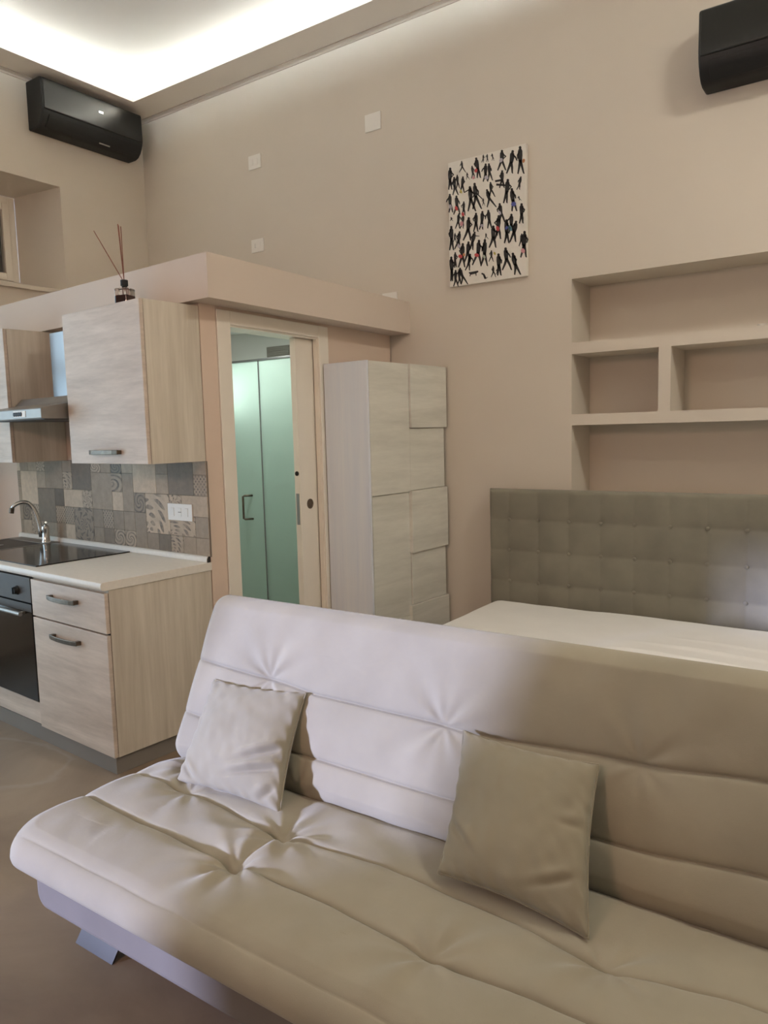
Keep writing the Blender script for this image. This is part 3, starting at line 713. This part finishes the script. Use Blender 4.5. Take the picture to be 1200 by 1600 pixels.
FIG = [(168,370,160,570,20),(205,455,215,620,25),(235,435,240,560,15),(280,310,285,415,30),(330,415,335,480,15),(378,355,385,470,15),(418,280,440,465,15),(485,255,475,325,8),(520,250,520,320,8),(565,245,570,310,8),(505,335,500,500,20),(535,335,545,490,20),(655,215,650,400,35),(750,220,720,430,25),(815,185,820,435,25),(290,450,280,600,20),(225,625,225,800,30),(160,610,165,780,20),(295,680,290,810,15),(355,540,370,770,35),(400,510,420,750,40),(480,655,480,720,10),(548,505,560,640,25),(515,570,555,735,40),(655,400,650,560,20),(705,480,680,700,15),(820,460,795,580,12),(740,565,760,775,20),(800,640,810,680,8),(630,700,650,880,25),(825,705,820,890,15),(170,825,170,860,12),(245,790,230,930,20),(290,800,270,930,15),(340,825,320,1040,35),(410,785,405,960,20),(470,770,455,940,15),(525,760,535,930,18),(620,810,610,1030,25),(690,850,690,1070,20),(735,800,730,980,20),(775,865,745,1060,25),(850,960,840,1205,25),(825,985,815,1100,15),(170,905,168,1130,20),(250,955,225,1120,25),(205,970,200,1060,15),(395,960,360,1130,15),(500,975,505,1030,15),(570,905,560,1110,30),(280,1065,265,1290,30),(335,1050,320,1240,25),(435,1035,410,1270,40),(490,1030,480,1280,30),(550,1135,545,1240,20),(615,1165,620,1370,15),(680,1110,690,1320,40),(745,1160,785,1365,25),(165,1190,165,1420,8),(205,1150,200,1290,15),(350,1165,320,1320,20),(565,1280,565,1385,20),(600,1310,600,1360,10),(205,1315,205,1470,22),(250,1295,290,1450,30),(240,1310,240,1450,15)]
b = MB(); rg = random.Random(3)
for (hx, hy, fx, fy, st) in FIG:
    y = -0.0286; H = fy-hy; wd = max(6.5, min(20.0, H*0.098))
    kx, ky = hx+(fx-hx)*0.52+rg.uniform(-3, 3), hy+H*0.50
    sx, sy = hx+(fx-hx)*0.15, hy+H*0.17
    blob(b, hx, hy+H*0.06, wd*0.62, H*0.062, y)
    stroke(b, [(hx, hy+H*0.08), (sx, sy), (hx*0.55+kx*0.45, hy+H*0.34), (kx, ky+H*0.06)], [wd*0.4, wd*0.95, wd*1.0, wd*0.75], y)
    for sg in (-1, 1):
        ex = max(150, min(862, fx+sg*st)); kn = ((kx+ex)/2+rg.uniform(0, 5), (ky+fy)/2)
        stroke(b, [(kx, ky), kn, (ex, fy-4*(sg > 0)), (ex+6, fy+2)], [wd*0.62, wd*0.50, wd*0.32, wd*0.22], y)
    ax_ = rg.choice((-1, 1))*wd*rg.uniform(1.1, 2.0)
    stroke(b, [(sx, sy), (sx+ax_, hy+H*0.33), (sx+ax_*rg.uniform(0.2, 1.4), hy+H*0.46)], [wd*0.4, wd*0.36, wd*0.25], y)
# two dogs and outstretched arms
stroke(b, [(335, 1340), (350, 1350), (400, 1340), (425, 1330)], [4, 13, 12, 7], -0.0286); stroke(b, [(350, 1350), (345, 1378)], [5, 4], -0.0286); stroke(b, [(402, 1345), (404, 1372)], [5, 4], -0.0286)
stroke(b, [(455, 1350), (475, 1360), (492, 1400)], [7, 9, 11], -0.0286); stroke(b, [(490, 1402), (515, 1385)], [4, 2], -0.0286)
stroke(b, [(395, 1000), (440, 1003)], [5, 3], -0.0286); stroke(b, [(370, 560), (300, 600)], [6, 4], -0.0286); stroke(b, [(420, 610), (475, 665)], [6, 4], -0.0286); stroke(b, [(590, 500), (650, 490)], [9, 10], -0.0286); stroke(b, [(600, 530), (690, 540)], [10, 8], -0.0286)
tag(b.build('painted_figures', 'ink', t, fix=False), 'black painted figures', kind='stuff')
ACC = dict(red=[(415,400,14,20),(222,745,14,24),(285,800,14,20),(610,935,15,25),(255,1190,22,18),(412,1180,24,18)], pink=[(835,1145,18,24),(270,885,16,24),(390,465,12,16)], blue=[(755,712,24,22),(690,930,12,18)], teal=[(725,935,14,30),(715,930,10,16)], yellow=[(270,590,10,20),(580,1165,10,16)], lilac=[(510,465,20,20),(240,1095,16,20),(165,730,14,24),(645,310,16,22),(630,790,12,20),(465,905,16,14)], orange=[(845,320,12,20),(290,1175,12,16)], green=[(482,1195,12,20)])
for k, L_ in ACC.items():
    b = MB()
    for (px, py, rx, ry) in L_: blob(b, px, py, rx, ry, -0.0290, 7, rg.uniform(-0.5, 0.5))
    tag(b.build('painted_accent', 'paint_'+k, t, fix=False), k+' dabs of paint', kind='stuff')

# ------------------------------------------------------------------ wardrobe
q = O + Ds*0.02 + Dt*0.956
t = thing('wardrobe', 'tall whitewashed wood wardrobe with stepped square front panels in the corner', 'wardrobe', (q.x, q.y, 0), AW)
WD_, WW_, WZ_ = 0.3313, 0.787, 1.9435
b = MB(); b.box(0, WD_-0.022, 0, 0.02, 0, WZ_); b.box(0, WD_-0.022, WW_-0.02, WW_, 0, WZ_); b.box(0, WD_-0.022, 0.02, WW_-0.02, WZ_-0.02, WZ_); b.box(0, 0.012, 0.02, WW_-0.02, 0, WZ_-0.02); b.box(0.012, WD_-0.022, 0.02, WW_-0.02, 0.06, 0.08); b.box(0.012, WD_-0.04, 0.02, WW_-0.02, 0.0, 0.06)
b.build('carcass', 'wardrobe_v', t, 0.0015)
MB().box(WD_-0.024, WD_-0.001, 0.0, 0.016, 0, WZ_).build('edge_post', 'wardrobe_v', t, 0.001)
dl = MB().box(WD_-0.020, WD_-0.012, 0.017, 0.3965, 0.03, WZ_-0.002).build('door', 'wardrobe_h', t)
dr = MB().box(WD_-0.020, WD_-0.012, 0.3995, WW_, 0.03, WZ_-0.002).build('door', 'wardrobe_h', t)
def panel(par, y0, y1, z0, z1, lvl): return MB().box(WD_-0.012, WD_+0.014*lvl-0.001, y0, y1, z0, z1).build('panel', 'wardrobe_h', par, 0.0012)
panel(dl, 0.017, 0.3975, 1.163, WZ_-0.002, 0.15); panel(dl, 0.030, 0.3965, 0.39, 1.160, -0.55); panel(dl, 0.017, 0.3965, 0.03, 0.387, 0.15)
panel(dr, 0.3995, WW_+0.003, 1.555, WZ_-0.002, 1.2); panel(dr, 0.3985, WW_-0.012, 1.170, 1.552, 0.15); panel(dr, 0.3905, WW_, 0.780, 1.167, 1.2); panel(dr, 0.3995, WW_-0.012, 0.450, 0.777, 0.1); panel(dr, 0.370, WW_, 0.03, 0.447, 1.2)

# ------------------------------------------------------------------ height-field cloth helpers
def grid_shell(nu, nv, fn_top, fn_bot):
    """closed two-sided shell over a (u,v) grid; both functions agree on the border"""
    b = MB(); v = []; f = []
    for j in range(nv+1):
        for i in range(nu+1): v.append(fn_top(i, j))
    for j in range(nv):
        for i in range(nu):
            a = j*(nu+1)+i; f.append((a, a+1, a+nu+2, a+nu+1))
    o_ = len(v); step = 1
    for j in range(nv+1):
        for i in range(nu+1): v.append(fn_bot(i, j))
    for j in range(nv):
        for i in range(nu):
            a = o_+j*(nu+1)+i; f.append((a, a+nu+1, a+nu+2, a+1))
    return b.add(v, f)
def weld(o, d=1e-5):
    bm = bmesh.new(); bm.from_mesh(o.data); bmesh.ops.remove_doubles(bm, verts=bm.verts, dist=d); bmesh.ops.recalc_face_normals(bm, faces=bm.faces)
    for f in bm.faces: f.smooth = True
    bm.to_mesh(o.data); bm.free(); return o
def vnoise(x, y, seed=0):
    def h(i, j):
        n = (i*374761393 + j*668265263 + seed*982451653) & 0xffffffff
        n = ((n ^ (n >> 13))*1274126177) & 0xffffffff
        return ((n ^ (n >> 16)) & 0xffff)/65535.0
    i, j = math.floor(x), math.floor(y); fx, fy = x-i, y-j
    fx = fx*fx*(3-2*fx); fy = fy*fy*(3-2*fy)
    return (h(i, j)*(1-fx)+h(i+1, j)*fx)*(1-fy)+(h(i, j+1)*(1-fx)+h(i+1, j+1)*fx)*fy
def rounded(px, py, hx, hy, r):
    """map a point of the rectangle [-hx,hx]x[-hy,hy] into the rounded rectangle; also inner distance to the border"""
    ax, ay = abs(px), abs(py); qx, qy = ax-(hx-r), ay-(hy-r)
    if qx > 0 and qy > 0:
        m = max(qx, qy); l = hypot(qx, qy); k = m/l
        qx *= k; qy *= k; d = r-m
        return math.copysign(hx-r+qx, px), math.copysign(hy-r+qy, py), d
    return px, py, min(hx-ax, hy-ay)
def edge(d, R):
    if d >= R: return 1.0
    return sqrt(max(0.0, 1-(1-d/R)**2))
def pinch(x, y, tufts, seed=1, amp=0.0085, reach=0.155):
    s = 0.0
    for k, (tx, ty, a) in enumerate(tufts):
        dx, dy = x-tx, y-ty; r = hypot(dx, dy)
        if r > 0.42: continue
        th = atan2(dy, dx)
        s -= a*0.012*exp(-(r/0.045)**2)
        s += a*amp*(0.6*sin(5*th+k*1.7+seed)+0.5*sin(9*th+k*2.9))*exp(-r/reach)*(1-exp(-(r/0.03)**2))
    return s

# ------------------------------------------------------------------ sofa bed
SX0, SX1 = -2.115, -0.06
SC, SHX = (SX0+SX1)/2, (SX1-SX0)/2
t = thing('sofa_bed', 'beige quilted click-clack sofa bed with chrome legs in the foreground', 'sofa', (SC, 1.36, 0))
def smooth_line(tab):
    def f(x):
        for (x0, y0), (x1, y1) in zip(tab, tab[1:]):
            if x <= x1:
                k = max(0, (x-x0)/(x1-x0)); k = k*k*(3-2*k); return y0+(y1-y0)*k
        return tab[-1][1]
    return f
s1 = smooth_line([(-2.2, 1.505), (-1.75, 1.487), (-1.38, 1.455), (-1.05, 1.480), (-0.75, 1.468), (-0.466, 1.430), (-0.17, 1.475), (0.1, 1.47)])
s2 = smooth_line([(-2.2, 1.310), (-1.75, 1.292), (-1.386, 1.276), (-1.107, 1.284), (-0.779, 1.256), (-0.46, 1.266), (-0.1, 1.262)])
s3 = smooth_line([(-2.2, 1.070), (-1.3, 1.072), (-0.1, 1.068)])
tuf = [(-1.38, 1.457, 1.5), (-1.386, 1.277, 1.6), (-0.779, 1.257, 0.8), (-0.466, 1.43, 0.8), (-1.80, 1.489, 0.45), (-1.92, 1.62, 1.0)]
YC, YH = 1.372, 0.342
nu, nv = 250, 300
def seat_xy(i, j):
    # rows bunched near the seams by plain uniform spacing; fine enough at 3 mm
    return rounded(-SHX+2*SHX*i/nu, -YH+2*YH*j/nv, SHX, YH, 0.13)
def seat_top(i, j):
    px, py, d = seat_xy(i, j); x, y = px+SC, py+YC
    z = 0.362+0.068*edge(d, 0.075)
    inner = min(1.0, d/0.07)
    a, b_, c = s1(x), s2(x), s3(x)
    for sy, dep in ((a, 0.010), (b_, 0.010), (c, 0.005)):
        z -= inner*dep*1.15*exp(-abs(y-sy)/0.0048)
    for lo, hi, hgt in ((c, b_, 0.016), (b_, a, 0.013), (a, 1.70, 0.003)):
        if lo < y < hi: z += inner*hgt*sin(pi*(y-lo)/(hi-lo))**0.7
    z += inner*pinch(x, y, tuf)
    z += inner*0.006*(vnoise(x*5, y*7, 2)-0.5)+inner*0.003*(vnoise(x*17, y*14, 3)-0.5)
    # slack folds near the back left, where cover bunches
    z += inner*0.007*sin(34*(x+0.35*y))*exp(-((x+1.98)/0.16)**2-((y-1.56)/0.12)**2)
    z += inner*0.004*sin(30*(0.55*x+y))*exp(-((x+1.05)/0.25)**2-((y-1.60)/0.10)**2)
    return (px, py+YC-1.36, z)
def seat_bot(i, j):
    px, py, d = seat_xy(i, j)
    return (px, py+YC-1.36, 0.362-0.030*edge(d, 0.05))
weld(grid_shell(nu, nv, seat_top, seat_bot).build('seat_cushion', 'sofa', t, fix=False))
# cover below the seat
def rr(w0, w1, h0, h1, r, n=6):
    p = []
    for cx_, cy_, a0 in ((w1-r, h0+r, -pi/2), (w1-r, h1-r, 0), (w0+r, h1-r, pi/2), (w0+r, h0+r, pi)):
        for k in range(n+1): a = a0+pi/2*k/n; p.append((cx_+r*cos(a), cy_+r*sin(a)))
    return p
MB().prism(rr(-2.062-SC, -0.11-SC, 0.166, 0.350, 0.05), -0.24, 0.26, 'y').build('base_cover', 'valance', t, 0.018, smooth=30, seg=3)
# backrest
BO = Vector((0, 1.652, 0.415)); bv = Vector((0, 0.24, 0.51)).normalized(); bn = Vector((0, -bv.z, bv.y))
BL = 0.605; nbv = 260
q1 = smooth_line([(-2.2, 0.352), (-1.73, 0.335), (-1.5, 0.318), (-1.1, 0.316), (-0.98, 0.310), (-0.5, 0.330), (-0.2, 0.352), (0.1, 0.35)])
q2 = smooth_line([(-2.2, 0.165), (-1.53, 0.130), (-1.0, 0.125), (-0.5, 0.135), (-0.2, 0.155), (0.1, 0.15)])
tub = [(-1.73, 0.336, 1.0), (-1.05, 0.312, 0.7), (-0.5, 0.33, 0.4), (-1.5, 0.02, 0.7), (-0.9, 0.02, 0.6)]
BHX = SHX-0.004
def back_xy(i, j): return rounded(-BHX+2*BHX*i/nu, -BL/2+BL*j/nbv, BHX, BL/2, 0.06)
def back_pt(px, py, h):
    p = BO + bv*(py+BL/2) + bn*h
    return (px, p.y-1.36, p.z)
def back_top(i, j):
    px, py, d = back_xy(i, j); x, l = px+SC, py+BL/2
    h = -0.055+0.055*edge(d, 0.06); inner = min(1.0, d/0.05)
    a, b_ = q1(x), q2(x)
    for sl, dep in ((a, 0.009), (b_, 0.008)): h -= inner*dep*1.2*exp(-abs(l-sl)/0.0048)
    for lo, hi, hg in ((0.0, b_, 0.012), (b_, a, 0.011), (a, BL, 0.014)):
        if lo < l < hi: h += inner*hg*sin(pi*(l-lo)/(hi-lo))**0.7
    h += inner*pinch(x, l, tub, 4, 0.010, 0.13)
    h += inner*0.006*(vnoise(x*4, l*5, 5)-0.5)+inner*0.0025*(vnoise(x*16, l*9, 6)-0.5)
    h += inner*0.0022*sin(26*(x-0.6*l))*vnoise(x*3, l*3, 8)
    return back_pt(px, py, h)
def back_bot(i, j):
    px, py, d = back_xy(i, j)
    return back_pt(px, py, -0.055-0.055*edge(d, 0.05))
weld(grid_shell(nu, nbv, back_top, back_bot).build('backrest', 'sofa', t, fix=False))
# chrome arched legs
for k, xx in enumerate((-2.035, -0.32)):
    oo, ii = [], []
    for m in range(21):
        q_ = -1+2*m/20
        oo.append((1.425+0.208*q_, 0.172*(1-abs(q_)**1.7))); ii.append((1.425+0.199*q_, 0.165*(1-abs(q_)**1.7)))
    prof = [(p[0]-1.36, p[1]) for p in oo+ii[::-1]]
    MB().prism(prof, xx-SC, xx+0.18-SC, 'x').build('leg', plain('satin grey metal', (0.085, 0.082, 0.078, 1), 0.45, 0.3), t, smooth=40)
MB().box(-0.93, 0.93, -0.03, 0.08, 0.14, 0.166).build('frame_rail', 'black_plastic', t)

# cushions: bilinear over four corners, with puffed middle and creases
def cushion(label, TL, TR, BR, BLc, seed, creases):
    TL, TR, BR, BLc = map(Vector, (TL, TR, BR, BLc)); C = (TL+TR+BR+BLc)/4
    nrm = (TR-TL).cross(TL-BLc).normalized()
    if nrm.y > 0: nrm = -nrm
    n = 90; Rr_ = random.Random(seed)
    t = thing('throw_cushion', label, 'cushion', tuple(C), 0, 'loose cushions on the sofa bed')
    def base(i, j):
        u, v = i/n, j/n
        # sides pull in slightly between the corners
        pu = 0.035*sin(pi*v)*(1-2*u)*abs(1-2*u)**1.5; pv = 0.035*sin(pi*u)*(1-2*v)*abs(1-2*v)**1.5
        u2, v2 = u+pu, v+pv
        p = (BLc*(1-u2)+BR*u2)*(1-v2)+(TL*(1-u2)+TR*u2)*v2
        d = min(u, 1-u, v, 1-v); return p, u, v, d
    def puff(u, v, h): return h*(max(0, 16*u*(1-u)*v*(1-v)))**0.42
    def front(i, j):
        p, u, v, d = base(i, j); h = puff(u, v, 0.062)
        k = min(1, d/0.08)
        h += k*0.010*(vnoise(u*4, v*4, seed)-0.5)+k*0.004*(vnoise(u*14, v*11, seed+1)-0.5)
        for (cu, cv, ang, L_, a) in creases:
            du, dv = u-cu, v-cv; al = du*cos(ang)+dv*sin(ang); ac_ = -du*sin(ang)+dv*cos(ang)
            h -= k*a*exp(-(al/L_)**2)*(exp(-(ac_/0.022)**2)-0.7*exp(-((ac_-0.05)/0.03)**2))
        h += 0.005*sin(44*(u+v)+3*vnoise(u*5, v*5, seed))*exp(-d/0.03)*(1 if d > 0 else 0)
        return tuple(p-C+nrm*h)
    def rear(i, j):
        p, u, v, d = base(i, j); return tuple(p-C-nrm*puff(u, v, 0.05))
    weld(grid_shell(n, n, front, rear).build('cover', 'pillow', t, fix=False))
    b = MB(); pts = []
    for i in range(n+1): pts.append(base(i, 0)[0]-C)
    for j in range(1, n+1): pts.append(base(n, j)[0]-C)
    for i in range(n-1, -1, -1): pts.append(base(i, n)[0]-C)
    for j in range(n-1, -1, -1): pts.append(base(0, j)[0]-C)
    b.tube(pts, 0.0025, 6).build('edge_seam', 'pillow', t, smooth=True)
cushion('small pale cushion leaning at the left end of the sofa bed', (-1.964, 1.762, 0.685), (-1.556, 1.779, 0.704), (-1.466, 1.541, 0.428), (-1.908, 1.530, 0.419), 21,
        [(0.82, 0.40, 0.45, 0.20, 0.014), (0.76, 0.24, 0.35, 0.20, 0.013), (0.90, 0.10, 0.8, 0.12, 0.009), (0.12, 0.10, -0.7, 0.12, 0.008)])
cushion('beige cushion standing in the middle of the sofa bed, right of the other cushion', (-0.969, 1.756, 0.711), (-0.589, 1.751, 0.706), (-0.519, 1.482, 0.437), (-0.903, 1.498, 0.453), 34,
        [(0.82, 0.20, 0.5, 0.18, 0.007), (0.10, 0.28, -0.6, 0.15, 0.006), (0.92, 0.55, 0.1, 0.10, 0.005)])

# ------------------------------------------------------------------ bed
HX0, HX1, HY, HZ = -2.1169, -0.36, 4.2239, 1.168
t = thing('bed', 'upholstered double bed with olive grey tufted headboard against the back wall', 'bed', ((HX0+HX1)/2, HY, 0))
hc = (HX1-HX0)/2; nu2, nv2 = 220, 140; hT = HZ-0.06
cw = 0.1905
def hb_front(i, j):
    x = -hc+2*hc*i/nu2; z = 0.06+(HZ-0.06)*j/nv2
    fx = (x+hc+0.055) / cw; fz = (HZ-z+0.005)/cw
    gx = abs(fx-round(fx)); gz = abs(fz-round(fz))
    d = min(x+hc, hc-x, HZ-z, z-0.06)
    e_ = edge(d, 0.02)*0.02
    s = 0.012*(min(1.0, sin(pi*min(1, gx*2)/2)*1.0)**0.6)*(sin(pi*min(1, gz*2)/2)**0.6)
    s -= 0.006*exp(-((gx*cw)**2+(gz*cw)**2)/0.018**2)
    k = min(1, d/0.02)
    return (x, -e_-k*s+0.002*k*(vnoise(x*9, z*9, 4)-0.5), z)
def hb_back(i, j):
    x = -hc+2*hc*i/nu2; z = 0.06+(HZ-0.06)*j/nv2; d = min(x+hc, hc-x, HZ-z, z-0.06)
    return (x, 0.10 if d > 1e-9 else 0.0, z)
hb = grid_shell(nu2, nv2, hb_front, hb_back)
weld(hb.build('headboard', 'headboard', t, fix=False)).data.set_sharp_from_angle(angle=radians(50))
b = MB()
for kx in range(1, 10):
    for kz in range(1, 4):
        x = kx*cw-0.055-hc; z = HZ+0.005-kz*cw
        if x < hc-0.04: b.lathe([(0.011, -0.019), (0.010, -0.0225), (0.005, -0.0245), (0.0, -0.025)], 10, (x, 0, z), 'y')
bo = b.build('tuft_buttons', 'headboard', t, smooth=40); bo['kind'] = 'stuff'
MB().box(-hc+0.02, hc-0.02, -1.92, -0.02, 0.09, 0.27).build('bed_base', 'headboard', t, 0.015)
for (x_, y_) in ((-hc+0.1, -1.84), (hc-0.1, -1.84), (-hc+0.1, -0.12), (hc-0.1, -0.12)):
    MB().lathe([(0.022, 0.0), (0.03, 0.09)], 16, (x_, y_, 0)).build('leg', 'black_plastic', t, smooth=40)
MY0, MY1 = 2.315, 4.196
mx0, mx1 = -2.085, -0.40
t = thing('mattress', 'thick mattress in a white fitted sheet on the bed', 'mattress', ((mx0+mx1)/2, (MY0+MY1)/2, 0.272))
mhx, mhy = (mx1-mx0)/2, (MY1-MY0)/2; n1, n2 = 170, 190
def m_xy(i, j): return rounded(-mhx+2*mhx*i/n1, -mhy+2*mhy*j/n2, mhx, mhy, 0.09)
def m_top(i, j):
    px, py, d = m_xy(i, j); z = 0.11+0.105*edge(d, 0.07); k = min(1, d/0.06)
    x, y = px+(mx0+mx1)/2, py+(MY0+MY1)/2
    for (yy, xs, xe, a) in ((3.43, -1.25, -0.35, 0.016), (3.60, -1.0, -0.40, 0.013), (3.76, -0.85, -0.4, 0.009), (3.3, -1.9, -1.0, 0.008)):
        if xs-0.1 < x < xe+0.1:
            f = min(1, max(0, (x-xs+0.1)/0.3))*min(1, max(0, (xe+0.1-x)/0.2))
            yc = yy+0.03*sin(x*5)+0.02*(vnoise(x*6, 1, 3)-0.5); z += k*a*f*exp(-((y-yc)/0.016)**2)
    z += k*0.010*(vnoise(x*2.5, y*2.5, 9)-0.5)+k*0.004*(vnoise(x*9, y*7, 12)-0.5)
    return (px, py, z)
def m_bot(i, j):
    px, py, d = m_xy(i, j); return (px, py, 0.11-0.108*edge(d, 0.05))
weld(grid_shell(n1, n2, m_top, m_bot).build('fitted_sheet', 'sheet', t, fix=False))
